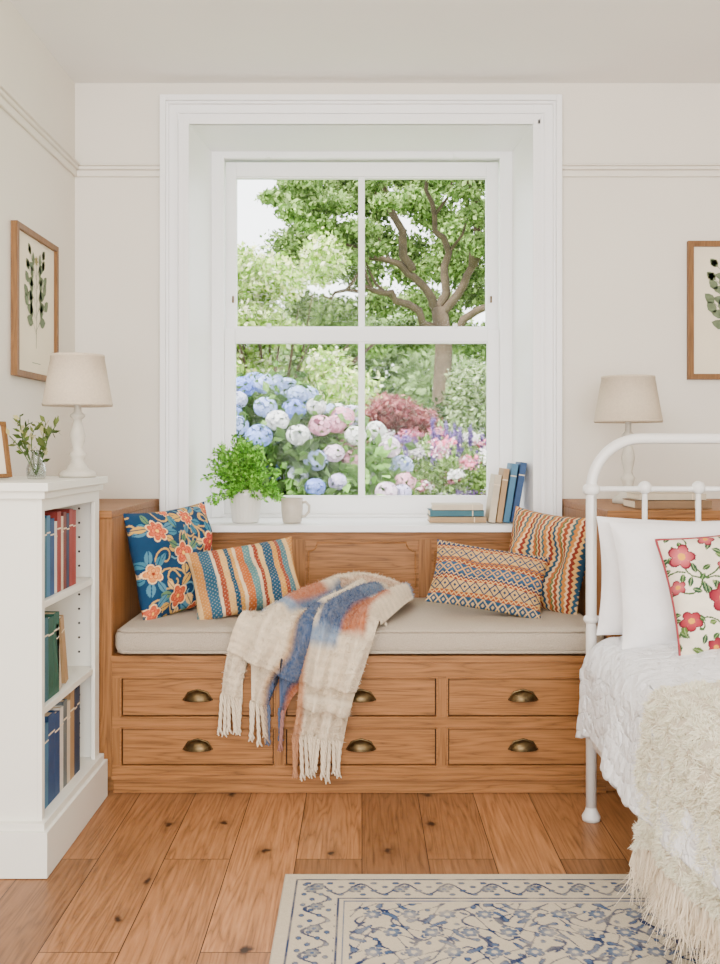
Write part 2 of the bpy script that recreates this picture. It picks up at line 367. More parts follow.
def pillow(name,w,h,t,T,fn,mat,n=110,piping=None,seed=0,pinch=.07):
    u=np.linspace(-1,1,n); U,Vv=np.meshgrid(u,u)
    r=np.random.default_rng(seed)
    x=w/2*U*(1-pinch*(1-Vv**2)*np.abs(U)**1.5); z=h/2*Vv*(1-pinch*(1-U**2)*np.abs(Vv)**1.5)
    prof=((1-np.abs(U)**2.6)*(1-np.abs(Vv)**2.6)).clip(0)**.55
    wr=np.zeros_like(U)
    for k in range(7):
        a=r.uniform(0,6.28);f=r.uniform(3,9);p=r.uniform(0,6.28); wr+=np.sin(f*(U*math.cos(a)+Vv*math.sin(a))+p+1.5*np.sin(2*U+p))
    wr*=.0020*prof**.3
    idx=np.arange(n*n).reshape(n,n); q=np.stack([idx[:-1,:-1],idx[:-1,1:],idx[1:,1:],idx[1:,:-1]],-1).reshape(-1,4)
    y=-(t/2*prof+wr*(prof>0)*4*(prof.clip(0,1)))
    V=np.concatenate([np.stack([x,y,z],-1).reshape(-1,3),np.stack([x,-y,z],-1).reshape(-1,3)])
    Q=np.concatenate([q,q[:,::-1]+n*n])
    C=fn(x,z) if fn else None
    if C is not None: C=np.concatenate([C.reshape(-1,3)]*2)
    o=npmesh(name,V,Q,mat,C,True,T)
    if piping:
        pb=MB(); e=[]
        for k in range(40): e.append((-1+k/20,-1))
        for k in range(40): e.append((1,-1+k/20))
        for k in range(40): e.append((1-k/20,1))
        for k in range(41): e.append((-1,1-k/20))
        pb.tube([(w/2*a*(1-pinch*(1-c*c)*abs(a)**1.5),0,h/2*c*(1-pinch*(1-a*a)*abs(c)**1.5)) for a,c in e],.0045,piping,6,caps=False)
        p=pb.build('piping'); p.parent=o
    return o
def pat_floral(X,Y):
    C=np.tile(c3('#1f5680'),X.shape+(1,))
    r=random.Random(3)
    for k in range(30):
        x,y=r.uniform(-.21,.21),r.uniform(-.2,.2); stroke(C,X,Y,spiral(x,y,r.uniform(.03,.055),r.uniform(0,6),1.1,14,r.choice((-1,1))),.003,c3(r.choice(['#dcc27a','#8fb7c0','#dcc27a'])))
    F=[(-.12,.11,.046),(.04,.14,.036),(.13,.04,.046),(-.02,.02,.050),(-.16,-.03,.040),(-.07,-.12,.048),(.09,-.09,.046),(.18,.16,.034),(.18,-.16,.034),(-.18,-.16,.036),(-.04,.175,.025),(.01,-.175,.026)]
    for (x,y,s) in F:
        for q in range(8):
            a=r.uniform(0,6.3); leaf2(C,X,Y,x+s*.7*math.cos(a),y+s*.7*math.sin(a),a+r.uniform(-.4,.4),r.uniform(.035,.055),.012,c3(r.choice(['#5b9db0','#e0c470','#86a87c','#ead39a','#6fa6b8'])),c3('#1f5680'))
    for (x,y,s) in F:
        s*=.88; a=r.choice([('#cf5a40','#f0ac80','#f2da7a'),('#dd8a44','#f3d49c','#b2442c'),('#c4423a','#ec907a','#f0d070')])
        flower(C,X,Y,x,y,s,r.choice((5,6,7)),c3(a[0],.9),c3(a[1]),c3(a[2]),r.random()*3,c3('#f2dfb8'))
        flower(C,X,Y,x,y,s*.55,5,c3(a[1]),c3(a[0],.9),c3(a[2]),r.random()*3,c3(a[0],.9))
    return C
def bands(t,spec):
    out=np.zeros(t.shape+(3,)); e=0; tot=sum(s for _,s in spec); tt=(t%1)*tot
    for h,s in spec: m=(tt>=e)&(tt<=e+s+1e-9); out[m]=c3(h,.9); e+=s
    return out
def pat_stripe(X,Y):
    t=(X+Y*.05)/.34+.5
    C=bands(t,[('#d8ac66',1),('#3f7e98',1.4),('#e8dcc4',.4),('#bc6444',.7),('#e4ca90',.8),('#2c6a88',.6),('#deba6c',.5),('#e8dcc4',.4),('#d48c4c',1.0),('#7aa8a8',.9),('#e8dcc4',.4),('#b4543c',.5),('#e4d09c',.6),('#346e8c',1.2),('#deba6c',.7),('#b86448',.5),('#6c9aa2',.8),('#e6d2a4',.6)])
    m=(np.sin(Y*520)*np.sin(X*420)>.6); C[m]=C[m]*.7+c3('#eadfcc')*.3
    return C
def pat_geo(X,Y):
    C=np.tile(c3('#dccdae'),X.shape+(1,)); p=.034
    for i,(y0,h,bg,fg) in enumerate([(-.12,.032,'#3c7498','#e8d4a4'),(-.088,.012,'#c07248','#e8d4a4'),(-.076,.034,'#e2cc94','#2c5a88'),(-.042,.012,'#b45c3e','#ecd8a8'),(-.03,.014,'#2c5a88','#e8d4a4'),(-.016,.038,'#467ea4','#e8ca84'),(.022,.014,'#b45c3e','#e8d4a4'),(.036,.012,'#d8a04c','#2c5a88'),(.048,.034,'#e2cc94','#306894'),(.082,.012,'#c07248','#e8d4a4'),(.094,.026,'#2c5a88','#e8d4a4')]):
        m=(Y>=y0)&(Y<y0+h); C[m]=c3(bg,.85); yy=(Y-y0)/h
        pp=p if h>.03 else p*.5
        tri=np.abs(((X/pp)%1)*2-1)
        if h>.03: k=m&((np.abs(np.abs(yy*2-1)-tri)<.17)|((np.abs(yy*2-1)+ (1-tri))<.32))
        else: k=m&(np.abs(yy-.15-.7*tri)<.17)
        C[k]=c3(fg,.85)
    return C
def pat_zig(X,Y):
    tri=np.abs(((Y/.020)%1)*2-1)
    t=(X+.0065*tri)/.105
    return bands(t,[('#bc6c4c',.7),('#ecdab8',.5),('#5c8c94',.5),('#dcaa5c',.7),('#ecdab8',.45),('#ac4c3e',.6),('#e6cc90',.5),('#3c6e8c',.6),('#e9d8b4',.5),('#d08c54',.6),('#879a68',.4),('#ecdab8',.3)])
def pat_bedfloral(X,Y):
    C=np.tile(c3('#ece7dd'),X.shape+(1,)); r=random.Random(9)
    for k in range(18):
        x,y=r.uniform(-.17,.17),r.uniform(-.17,.17); stroke(C,X,Y,spiral(x,y,r.uniform(.03,.06),r.uniform(0,6),.7,12,r.choice((-1,1))),.0022,c3('#5f7f4c'))
    for k in range(130): leaf2(C,X,Y,r.uniform(-.18,.18),r.uniform(-.18,.18),r.uniform(0,6.3),r.uniform(.018,.034),.007,c3(r.choice(['#4f7a44','#76944e','#406a4a'])),c3('#b9c79a'))
    for (x,y,s) in ((-.12,.10,.036),(.02,.11,.030),(-.04,-.02,.038),(.10,.02,.034),(-.13,-.07,.028),(.02,-.12,.036),(.13,.13,.026),(.13,-.11,.030),(-.08,-.14,.024),(-.05,.14,.022),(-.145,.02,.02),(.06,.06,.018),(-.03,.055,.018),(.05,-.05,.018)):
        a=r.choice([('#bb304a','#dc7a84'),('#a82440','#d46a78'),('#c0445a','#e8a4a8')])
        flower(C,X,Y,x,y,s,5,c3(a[0],.85),c3(a[1],.85),c3('#e6c060'),r.random()*3,c3('#8e2440'))
    return C
zc=.536
pillow('floral_throw_pillow',.42,.38,.13,TR(-.655,3.52,zc+.180)@RZ(58)@RX(-12)@RY(-3),pat_floral,M['fabric'],210,seed=1)
pillow('striped_throw_pillow',.38,.25,.12,TR(-.400,3.44,zc+.124)@RZ(14)@RX(-24)@RY(-8),pat_stripe,M['fabric'],170,seed=2)
pillow('patterned_lumbar_pillow',.40,.235,.11,TR(.435,3.46,zc+.120)@RZ(-8)@RX(-28)@RY(9),pat_geo,M['fabric'],210,seed=3)
pillow('zigzag_throw_pillow',.37,.36,.12,TR(.658,3.60,zc+.168)@RZ(-50)@RX(-12)@RY(4),pat_zig,M['fabric'],250,seed=4)

# ---------------- wool throw ----------------
def cr(P,t):
    n=len(P)-1; x=min(t*n,n-1e-6); i=int(x); f=x-i
    p0=P[max(i-1,0)];p1=P[i];p2=P[i+1];p3=P[min(i+2,n)]
    return .5*((2*p1)+(-p0+p2)*f+(2*p0-5*p1+4*p2-p3)*f*f+(-p0+3*p1-3*p2+p3)*f**3)
SA=np.array([(-.03,3.74,.575,.06),(-.07,3.60,.592,.11),(-.14,3.42,.585,.14),(-.205,3.27,.568,.145),(-.25,3.165,.535,.14),(-.29,3.148,.45,.13),(-.325,3.148,.37,.118),(-.345,3.15,.295,.11)])
SB=np.array([(.13,3.72,.555,.05),(.085,3.58,.580,.10),(.03,3.42,.585,.115),(-.03,3.27,.572,.115),(-.07,3.155,.545,.11),(-.095,3.130,.43,.098),(-.118,3.128,.31,.088),(-.14,3.13,.185,.082)])
SD=np.array([(.15,3.66,.555,.03),(.09,3.68,.58,.06),(.0,3.68,.600,.08),(-.08,3.66,.594,.08),(-.14,3.60,.575,.06),(-.18,3.55,.56,.03)])
cream,blue,org,tan,pale=c3('#e9e1d2'),c3('#4470a0',.9),c3('#d08a5a',.9),c3('#d2b894'),c3('#a2b6ca')
def thc(s,u,v):
    u=u+.03*math.sin(v*17+s)
    if s==0:
        if v<.42:
            if u<.26: return cream
            if u<.45: return org if v>.22 else cream
            if u<.72: return blue*.7+pale*.3
            return cream
        if v<.48 and u<.5: return pale
        if u<.60: return cream
        if u<.66: return tan
        if u<.94: return blue
        return org
    if s==1:
        if v<.14: return pale if u>.5 else cream
        if v<.30: return blue*.7+pale*.3 if u<.5 else cream
        if v<.60:
            if u<.18: return cream
            if u<.5: return blue
            if u<.85: return org
            return cream
        if v<.65: return pale if u<.5 else cream
        if u<.12: return org*.5+tan*.5
        return cream
    if u<.3: return pale
    if u<.7: return cream
    return cream*.6+org*.4
def blur(A_,k):
    for ax in (0,1):
        P=np.concatenate([np.repeat(A_.take([0],ax),k,ax),A_,np.repeat(A_.take([-1],ax),k,ax)],ax)
        A_=sum(P.take(range(i,i+A_.shape[ax]),ax) for i in range(2*k+1))/(2*k+1)
    return A_
def strands(P,D,L,w,col,name,mat,droop=0.0):
    n=len(P); D=D/(np.linalg.norm(D,axis=1,keepdims=True)+1e-9)
    L=L*rng.uniform(.6,1.2,(n,1))
    S=np.cross(D,rng.normal(0,1,(n,3))); S/=np.linalg.norm(S,axis=1,keepdims=True)+1e-9
    g=np.array([0,0,-1.])
    mid=P+D*L*.55+rng.normal(0,1,(n,3))*L*.08+g*droop*L*.25; tip=P+D*L+rng.normal(0,1,(n,3))*L*.2+g*droop*L*.8
    V=np.stack([P-S*w,P+S*w,mid-S*w*.9,mid+S*w*.9,tip-S*w*.25,tip+S*w*.25],1).reshape(-1,3)
    i=np.arange(n)[:,None]*6; Q=np.concatenate([i+np.array([[0,1,3,2]]),i+np.array([[2,3,5,4]])])
    return npmesh(name,V,Q,mat,np.repeat(col,6,axis=0))
def throw():
    V=[];Q=[];C=[];fib=[];fc=[]
    for s,(P,fr,ph) in enumerate(((SA,2.3,.4),(SB,1.9,1.8),(SD,1.2,.5))):
        nu,nv=70,150; o=len(V); G=np.zeros((nv+1,nu+1,3))
        for j in range(nv+1):
            v=j/nv; c=cr(P,v); c2=cr(P,min(1,v+.01)); c1=cr(P,max(0,v-.01)); tg=(c2-c1)[:3]; tg/=np.linalg.norm(tg)+1e-9
            side=np.array([1,.0,0.]) if s<2 else np.array([0,-1,0.])
            side=side-tg*side.dot(tg); side/=np.linalg.norm(side); nrm=np.cross(tg,side)
            if s<2:
                if nrm[2]<-.01 or (abs(nrm[2])<.3 and nrm[1]>0): nrm=-nrm
            elif nrm[2]<0: nrm=-nrm
            for i in range(nu+1):
                u=i/nu; a=(u*2-1); fold=(.5+.5*math.cos(2*math.pi*fr*u+ph+1.2*math.sin(v*3)))**1.3
                edge=1-abs(a)**6
                amp=.038 if v<.5 or s==2 else .036
                p=c[:3]+side*c[3]*a*(1+.05*math.sin(v*11+s))+nrm*(amp*fold+.012*edge-.02*(abs(a)**4)*(v<.5))
                p=p+nrm*.003*math.sin(40*u+23*v)
                if p[1]>3.185: p[2]=max(p[2],.543)
                p[1]=min(p[1],3.86)
                if p[2]<.545: p[1]=min(p[1],3.172 if p[2]>.44 else 3.176)
                G[j,i]=p
        CG=np.array([[thc(s,i/nu,j/nv) for i in range(nu+1)] for j in range(nv+1)])
        CG=blur(CG,2); sp=rng.random((nv+1,nu+1,1))*.16; CG=CG*(1-sp)+cream*sp
        rib=1-.11*(.5+.5*np.sin(np.arange(nv+1)*2*math.pi/5))[:,None,None]; CG=CG*rib
        V+=list(G.reshape(-1,3)); C+=list(CG.reshape(-1,3))
        for j in range(nv):
            for i in range(nu): k=o+j*(nu+1)+i; Q.append((k,k+1,k+nu+2,k+nu+1))
        for _ in range(9000):
            j=random.randrange(nv);i=random.randrange(nu); p=G[j,i]+(G[j,i+1]-G[j,i])*random.random()
            n=np.cross(G[j,i+1]-G[j,i],G[j+1,i]-G[j,i]); n/=np.linalg.norm(n)+1e-9
            if n[2]<0 and s==2 or (s<2 and (n[2]-n[1])<0): n=-n
            fib.append(np.concatenate([p,n*.7+rng.normal(0,.6,3)])); fc.append(CG[j,i])
        if s<2:
            nf=18 if s==0 else 14
            for k in range(nf):
                u=(k+.5)/nf; p=G[nv,min(nu,int(u*nu))]; L=random.uniform(.10,.14)
                col=CG[nv,min(nu,int(u*nu))]; dx=random.uniform(-.014,.014)
                for st in range(3):
                    pts=[]
                    for q in range(13):
                        t=q/12; an=t*11+st*2.09+k; rr=.0038*(1-.2*t) if t<.85 else .0038*(1+(t-.85)*9)
                        pts.append((p[0]+dx*t+rr*math.cos(an),min(p[1]-.004,3.170)+rr*math.sin(an),p[2]+.012-L*t))
                    R=[.0038]*13; R[0]=.002;R[12]=.002
                    ob=len(V); tmp=MB(); tmp.tube(pts,R,M['wool'],5,caps=False)
                    for v_ in tmp.V: V.append(np.array(v_)); C.append(col)
                    for f in tmp.F: Q.append(tuple(x+ob for x in f))
    fib=np.array(fib); fc=np.array(fc)
    o=npmesh('knitted_throw_blanket',np.array(V),np.array(Q),M['wool'],np.array(C),True)
    f=strands(fib[:,:3],fib[:,3:],.009,.0008,fc,'wool_fuzz',M['wool']); f.parent=o
throw()

# ---------------- bookcase ----------------
bx0,bx1,by0,by1,bz=XL+.02,-.844,2.60,3.165,1.02
w=M['bookc']; b=MB()
b.box(bx0,bx1,by0,by0+.022,.02,.985,w); b.box(bx0,bx1,by1-.022,by1,.02,.985,w)
b.box(bx0,bx0+.012,by0,by1,.02,.985,w)
b.box(bx0-.001,bx1+.034,by0-.022,by1+.022,.998,bz,w); b.box(bx0-.001,bx1+.022,by0-.012,by1+.012,.978,.998,w)
for z in (.135,.425,.705): b.box(bx0+.012,bx1+.006,by0+.020,by1-.022,z-.018,z,w)
b.box(bx1,bx1+.012,by0,by0+.022,.02,.985,w); b.box(bx1,bx1+.012,by1-.05,by1,.02,.985,w); b.box(bx1,bx1+.012,by0+.022,by1-.05,.945,.985,w)
b.box(bx0-.001,bx1+.034,by0-.028,by1+.02,.002,.12,w); b.box(bx0-.001,bx1+.024,by0-.019,by1+.014,.12,.14,w)
for z in [.20+.045*k for k in range(17)]:
    if abs(z-.425)<.03 or abs(z-.705)<.03: continue
    b.tube([(bx1-.045,by1-.0215,z),(bx1-.045,by1-.0235,z)],.004,M['dot'],8)
b.build('bookcase',.003)
def book(b,th,h,d,T,cov):
    b.T=T; c=.0025
    b.box(0,c,0,d,0,h,cov); b.box(th-c,th,0,d,0,h,cov); b.box(0,th,-.001,c,0,h,cov)
    b.box(c,th-c,c,d-.004,.003,h-.003,M['paper'])
    b.box(th*.0,th,-.0018,-.0008,h*.78,h*.80,M['paper']); b.T=Matrix.Identity(4)
b=MB()
def shelf(z,items,y=by0+.026):
    for (th,h,cv,lean) in items:
        l=abs(lean); book(b,th,h,.16,TR(bx1-.008,y,z+.001+(th*math.sin(math.radians(l)) if lean else 0))@RZ(90)@RY(lean),BK[cv]); y+=th+.002+(h*math.sin(math.radians(l)) if lean else 0)
shelf(.705,[(.035,.22,'white',0),(.035,.215,'teal',0),(.03,.22,'sky',0),(.035,.21,'blue',0),(.022,.20,'white',0),(.035,.225,'red',0),(.02,.21,'cream',0),(.028,.22,'rust',0),(.025,.215,'navy',0),(.035,.225,'red',0),(.03,.22,'red',0)])
shelf(.425,[(.04,.18,'white',0),(.045,.225,'teal',0),(.045,.22,'green',0),(.05,.225,'green',0),(.022,.19,'cream',-10),(.03,.20,'beige',-14)])
shelf(.135,[(.035,.22,'navy',0),(.05,.23,'sky',0),(.055,.245,'blue',0),(.045,.235,'blue',0),(.03,.24,'white',0),(.035,.25,'grey',0),(.028,.24,'cream',0),(.04,.26,'beige',0),(.025,.255,'navy',0),(.03,.262,'navy',0)])
b.build('shelf_books',.001,1)

# ---------------- lamps ----------------
def lamp(name,x,y,z,rt,rb,zb,zt,s=1.0):
    b=MB(); m=M['lampbase']; h=zb-z+.03
    prof=[(.001,0),(.055,0),(.056,.010),(.048,.018),(.034,.022),(.030,.030),(.024,.036),(.018,.045),(.022,.055),(.026,.062),(.018,.070),(.014,.078),(.020,.095),(.024,.112),(.018,.135),(.013,.150),(.012,.158),(.022,.164),(.022,.170),(.012,.177),(.010,.20),(.014,.206),(.008,.214),(.006,.22)]
    k=h/.22; b.lathe([(r*s,zz*k) for r,zz in prof],(x,y,z),m,32)
    b.tube([(x,y,z+h-.01),(x,y,zt-.01)],.004,M['brass'],8)
    for a in (0,120,240):
        q=math.radians(a); b.tube([(x,y,zt-.012),(x+rt*.97*math.cos(q),y+rt*.97*math.sin(q),zt-.012)],.0018,M['brass'],6)
    b.sphere((x,y,zb+.06),.025,M['ceramic'],10,1.3)
    b.lathe([(rb-.003,zb+.001),(rb,zb),(rb+.0012,zb+.008),(rb,zb+.0085),(rt,zt-.0085),(rt+.0012,zt-.008),(rt,zt),(rt-.003,zt),(rt-.003,zt-.004),(rb-.003,zb+.004),(rb-.003,zb+.001)],(x,y,0),M['shade'],48)
    b.build(name)
lamp('table_lamp',-.870,3.06,bz+.001,.080,.104,1.238,1.395)
lamp('table_lamp.001',.958,3.60,.911,.094,.120,1.202,1.368)
def sprig(V,Q,C,b,base,tip,nl,ls,cols,bend=.03,stem=.0016,gain=1.0):
    base=np.array(base);tip=np.array(tip); off=rng.normal(0,1,3)*bend; off[2]=abs(off[2])
    pts=[base*(1-t)+tip*t+off*math.sin(math.pi*t)*.6 for t in np.linspace(0,1,7)]
    b.tube([tuple(p) for p in pts],stem,M['stem'],5)
    for k in range(nl):
        t=.3+.7*k/max(1,nl-1); f=t*6; i=min(5,int(f)); p=pts[i]+(pts[i+1]-pts[i])*(f-i)
        d=(pts[i+1]-pts[i]); d=d/np.linalg.norm(d); sd=rng.normal(0,1,3); sd-=d*sd.dot(d); sd/=np.linalg.norm(sd)
        ax=sd*.8+d*.6; ax/=np.linalg.norm(ax); wd=np.cross(ax,rng.normal(0,1,3)); wd/=np.linalg.norm(wd); l=ls*rng.uniform(.7,1.2)
        o=len(V); V+= [p,p+ax*l*.5+wd*l*.27,p+ax*l,p+ax*l*.5-wd*l*.27]; Q.append((o,o+1,o+2,o+3)); C+=[c3(random.choice(cols),rng.uniform(.9,1.4)*gain)]*4
b=MB(); vx,vy=-.935,2.87
b.lathe([(.001,.001),(.024,.001),(.027,.01),(.028,.03),(.022,.05),(.014,.062),(.013,.075),(.018,.083),(.0165,.083),(.0115,.074),(.0125,.062),(.020,.05),(.026,.03),(.025,.008),(.001,.006)],(vx,vy,bz+.001),M['vase'],28)
b.lathe([(.001,.007),(.0245,.009),(.0255,.03),(.022,.044),(.001,.044)],(vx,vy,bz+.001),M['vase'],28)
V=[];Q=[];C=[]
for k in range(9):
    a=k*.7; R=rng.uniform(.03,.09)
    sprig(V,Q,C,b,(vx,vy,bz+.01),(vx+R*math.cos(a),vy+R*.6*math.sin(a),bz+rng.uniform(.12,.185)),10,.028,['#6f8a40','#849c4c','#587438','#e0dcb8','#9aa868'],gain=.85)
o=b.build('sprig_vase'); l=npmesh('sprig_leaves',V,Q,M['leaf'],np.array(C)); l.parent=o
def picture(name,T,w,h,fw,fm,wide=1.0,standing=False):
    b=MB(); b.T=T; d=.022
    for q in ((-w/2,w/2,-h/2,-h/2+fw),(-w/2,w/2,h/2-fw,h/2),(-w/2,-w/2+fw,-h/2+fw,h/2-fw),(w/2-fw,w/2,-h/2+fw,h/2-fw)): b.box(q[0],q[1],-d,0,q[2],q[3],fm)
    b.box(-w/2+fw*.5,w/2-fw*.5,-.010,-.001,-h/2+fw*.5,h/2-fw*.5,M['print'])
    y=-.0115; S=h*.62; z0=-S*.46; m2=M['gleaf']
    def lf(x,z,a,l,wd,m=m2):
        ca,sa=math.cos(a),math.sin(a); P=[]
        for t,s in ((0,0),(.25,.8),(.5,1),(.8,.6),(1,0),(.8,-.6),(.5,-1),(.25,-.8)): P.append((x+ca*l*t-sa*wd*s,y,z+sa*l*t+ca*wd*s))
        b.add(P,[tuple(range(8))],m)
    def line(x0,z0_,x1,z1_,n=10,bow=.0):
        for k in range(n):
            t0,t1=k/n,(k+1)/n
            a=(x0+(x1-x0)*t0+bow*math.sin(math.pi*t0),z0_+(z1_-z0_)*t0); c=(x0+(x1-x0)*t1+bow*math.sin(math.pi*t1),z0_+(z1_-z0_)*t1)
            b.add([(a[0]-.0014,y+.0002,a[1]),(a[0]+.0014,y+.0002,a[1]),(c[0]+.0014,y+.0002,c[1]),(c[0]-.0014,y+.0002,c[1])],[(0,1,2,3)],m2)
    line(0,z0,0,z0+S*.95,14,.004)
    r=random.Random(len(name))
    for k in range(5):
        t=.16+.15*k; l=S*.34*wide*(1-.3*t)
        for sg in (-1,1):
            zz=z0+S*t+(.010 if sg>0 else 0); a=math.pi/2-sg*math.radians(42+r.uniform(-6,8))
            ex,ez=l*math.cos(a),zz+l*math.sin(a); line(0,zz,ex,ez,6)
            lf(ex*.35,zz+(ez-zz)*.35,a-.6*sg,l*.50,l*.15); lf(ex*.5,zz+(ez-zz)*.5,a+.6*sg,l*.46,l*.13); lf(ex*.9,zz+(ez-zz)*.9,a,l*.42,l*.14)
            if k>2:
                for q in range(5): lf(ex*1.1,zz+(ez-zz)*1.1,a+q*1.256,l*.16,l*.05,M['gflower'])
    for q in range(7): lf(0,z0+S*.97,q*.9,S*.06,S*.018,M['gflower'])
    b.box(-w*.10,w*.10,y-.0002,y+.0002,-h*.39,-h*.386,m2)
    if standing: b.box(-.01,.01,0,.004,-h/2,h*.2,fm)
    b.T=Matrix.Identity(4)
    return b.build(name,.0015)
picture('botanical_picture',TR(XL+.001,3.445,1.595)@RZ(90),.44,.50,.020,M['frame'],1.3)
picture('botanical_picture.001',TR(1.282+.185,YW-.001,1.652),.37,.545,.022,M['frame'],1.2)
picture('photo_frame',TR(-1.055,2.80,bz+.083)@RZ(60)@RX(-10),.13,.16,.010,M['frame'],.8,True)

# ---------------- sill items ----------------
zs=.813
b=MB(); px,py=-.466,4.0
b.lathe([(.001,0),(.048,0),(.052,.004),(.066,.11),(.068,.132),(.063,.132),(.060,.115),(.001,.113)],(px,py,zs),M['ceramic'],96,lambda a,z:1+(.018*math.cos(24*a) if .003<z<.12 else 0))
b.lathe([(.001,.1145),(.059,.1145)],(px,py,zs),M['soil'],24)
V=[];Q=[];C=[]
for k in range(190):
    a=rng.uniform(0,6.28); R=rng.uniform(.03,.165)*(1 if math.sin(a)<.3 else .8); zt=zs+.13+rng.uniform(.0,.22)*(1-(R/.2)**2*.6)-(.05 if R>.13 else 0)
    sprig(V,Q,C,b,(px+.02*math.cos(a),py+.02*math.sin(a),zs+.115),(px-.016+R*math.cos(a),py+R*.85*math.sin(a),zt),30,.019,['#80b848','#94c858','#aad66c','#6fa440','#bede84'],.03,.0009,1.15)
o=b.build('potted_fern'); l=npmesh('fern_leaflets',V,Q,M['leaf'],np.array(C)); l.parent=o
b=MB(); mx_,my_=-.278,3.975
b.lathe([(.001,.002),(.034,.0),(.038,.006),(.043,.05),(.044,.098),(.041,.098),(.040,.05),(.034,.010),(.001,.008)],(mx_,my_,zs),M['mug'],40)
b.tube([(mx_+.038,my_-.01,zs+.08),(mx_+.055,my_-.012,zs+.084),(mx_+.069,my_-.013,zs+.068),(mx_+.068,my_-.013,zs+.045),(mx_+.053,my_-.012,zs+.028),(mx_+.037,my_-.01,zs+.024)],.0055,M['mug'],8)
b.build('coffee_mug')
b=MB()
def lie(x,y,z,h,th,d,cv,rz=0): book(b,th,h,d,TR(x,y,z)@RZ(rz)@RY(90)@TR(-th,0,-0),BK[cv])
lie(.268,3.965,zs+.001,.225,.022,.15,'beige'); lie(.270,3.970,zs+.025,.215,.024,.145,'teal',1); lie(.28,3.965,zs+.051,.20,.022,.14,'cream',-1)
b.build('book_stack',.001,1)
b=MB()
for x,th,h,cv,ln in ((.500,.026,.19,'cream',8),(.531,.022,.215,'beige',8),(.558,.024,.235,'sky',9),(.587,.024,.24,'blue',10)):
    book(b,th,h,.14,TR(x,3.95,zs+.001+th*math.sin(math.radians(ln)))@RY(ln),BK[cv])
b.build('leaning_books',.001,1)
b=MB()
lie(.89,3.26,.912,.25,.026,.16,'tan'); lie(.91,3.27,.940,.22,.020,.15,'cream',3)
b.build('bedside_books',.001,1)

# ---------------- bed ----------------
bm_=M['bedwhite']; b=MB(); hx0,hx1,hy=.683,1.96,2.98
def arc(cx,cz,r,a0,a1,n=12): return [(cx+r*math.cos(math.radians(a0+(a1-a0)*k/n)),hy,cz+r*math.sin(math.radians(a0+(a1-a0)*k/n))) for k in range(n+1)]
zt=1.138; R=.15; zr=.988
b.tube([(hx0,hy,.012),(hx0,hy,.5),(hx0,hy,zt-R)]+arc(hx0+R,zt-R,R,180,90)+arc(hx1-R,zt-R,R,90,0)+[(hx1,hy,.5),(hx1,hy,.012)],.016,bm_,16)
for x in (hx0,hx1):
    b.lathe([(.001,0),(.026,0),(.028,.012),(.018,.03),(.016,.04)],(x,hy,.001),bm_,20)
    b.sphere((x,hy,zr-.002),.026,bm_,12,.8); b.sphere((x,hy,.60),.023,bm_,12,.7); b.sphere((x,hy,.26),.025,bm_,12,.8)
b.tube([(hx0,hy,zr),(hx1,hy,zr)],.008,bm_,12); b.tube([(hx0,hy,.60),(hx1,hy,.60)],.010,bm_,12)
n=8
for k in range(1,n):
    x=hx0+(hx1-hx0)*k/n; b.tube([(x,hy,zr),(x,hy,.60)],.008,bm_,10); b.sphere((x,hy,zr+.004),.020,bm_,12,1)
b.box(hx0+.0,hx0+.03,.95,hy,.225,.275,bm_); b.box(hx1-.03,hx1,.95,hy,.225,.275,bm_); b.box(hx0+.03,hx1-.03,.96,hy-.02,.25,.275,bm_)
for x in (hx0+.015,hx1-.015):
    b.tube([(x,.95,.001),(x,.95,.62)],.016,bm_,14); b.sphere((x,.95,.64),.026,bm_,12)
b.tube([(hx0,.95,.60),(hx1,.95,.60)],.012,bm_,12)
bed=b.build('metal_bed')
b=MB(); b.box(hx0+.03,hx1-.02,1.0,hy-.035,.277,.50,M['white']); o=b.build('mattress',.04,4); o.parent=bed
def nz(x,y,s=0):
    return math.sin(7*x+3*y+s)*.5+math.sin(13*y-4*x+1.3*s)*.3+math.sin(21*x+17*y+s)*.2
def duv(u,v,off=0.0,y0=2.93,y1=1.02):
    y=y0+(y1-y0)*v
    L=u*1.75
    drop=.185+.012*math.sin(y*9); rr=.07; xe=.662; zt=.545+off*.9
    if L<drop: x=xe-off+.012*math.sin((drop-L)*9+y*14)*(1-L/drop)-.03*(1-L/drop)*(.5+.5*math.sin(y*6)); z=zt-rr-(drop-L)
    elif L<drop+rr*1.57:
        a=(L-drop)/rr; x=xe-off+rr*(1-math.cos(a)); z=zt-rr+rr*math.sin(a)
    else:
        x=xe-off+rr+(L-drop-rr*1.57); z=zt
        e=min(1,(L-drop-rr*1.57)/.2); z+=.014*nz(x*1.5,y*1.4)*e+.03*e
    if L<drop+rr: x+=.008*math.sin(y*22+2*math.sin(y*5))*(1-.5*L/drop) if L<drop else .004*math.sin(y*22)
    if v<.03: z-=.02*(1-v/.03)
    return (x,y,z)
def duvq(u,v):
    x,y,z=duv(u,v); L=u*1.75; q=(abs(math.sin(L*64+1.4*math.sin(y*19)))*abs(math.sin(y*64+1.4*math.sin(L*17))))**.6*.0045
    t=min(1,max(0,(L-.185)/.11)); return (x-q*(1-t),y,z+q*t)
m,nt,bb=newmat('quilted_cotton'); bb.inputs['Base Color'].default_value=A4('#efeff0'); bb.inputs['Roughness'].default_value=.95
tc=N(nt,'ShaderNodeTexCoord'); n1=N(nt,'ShaderNodeTexNoise',Scale=24.0,Detail=4.0,Distortion=1.5)
nt.links.new(tc.outputs['Object'],n1.inputs['Vector'])
bp=N(nt,'ShaderNodeBump',Strength=1.0,Distance=.016); nt.links.new(n1.outputs['Fac'],bp.inputs['Height']); nt.links.new(bp.outputs['Normal'],bb.inputs['Normal'])
M['quilt']=m
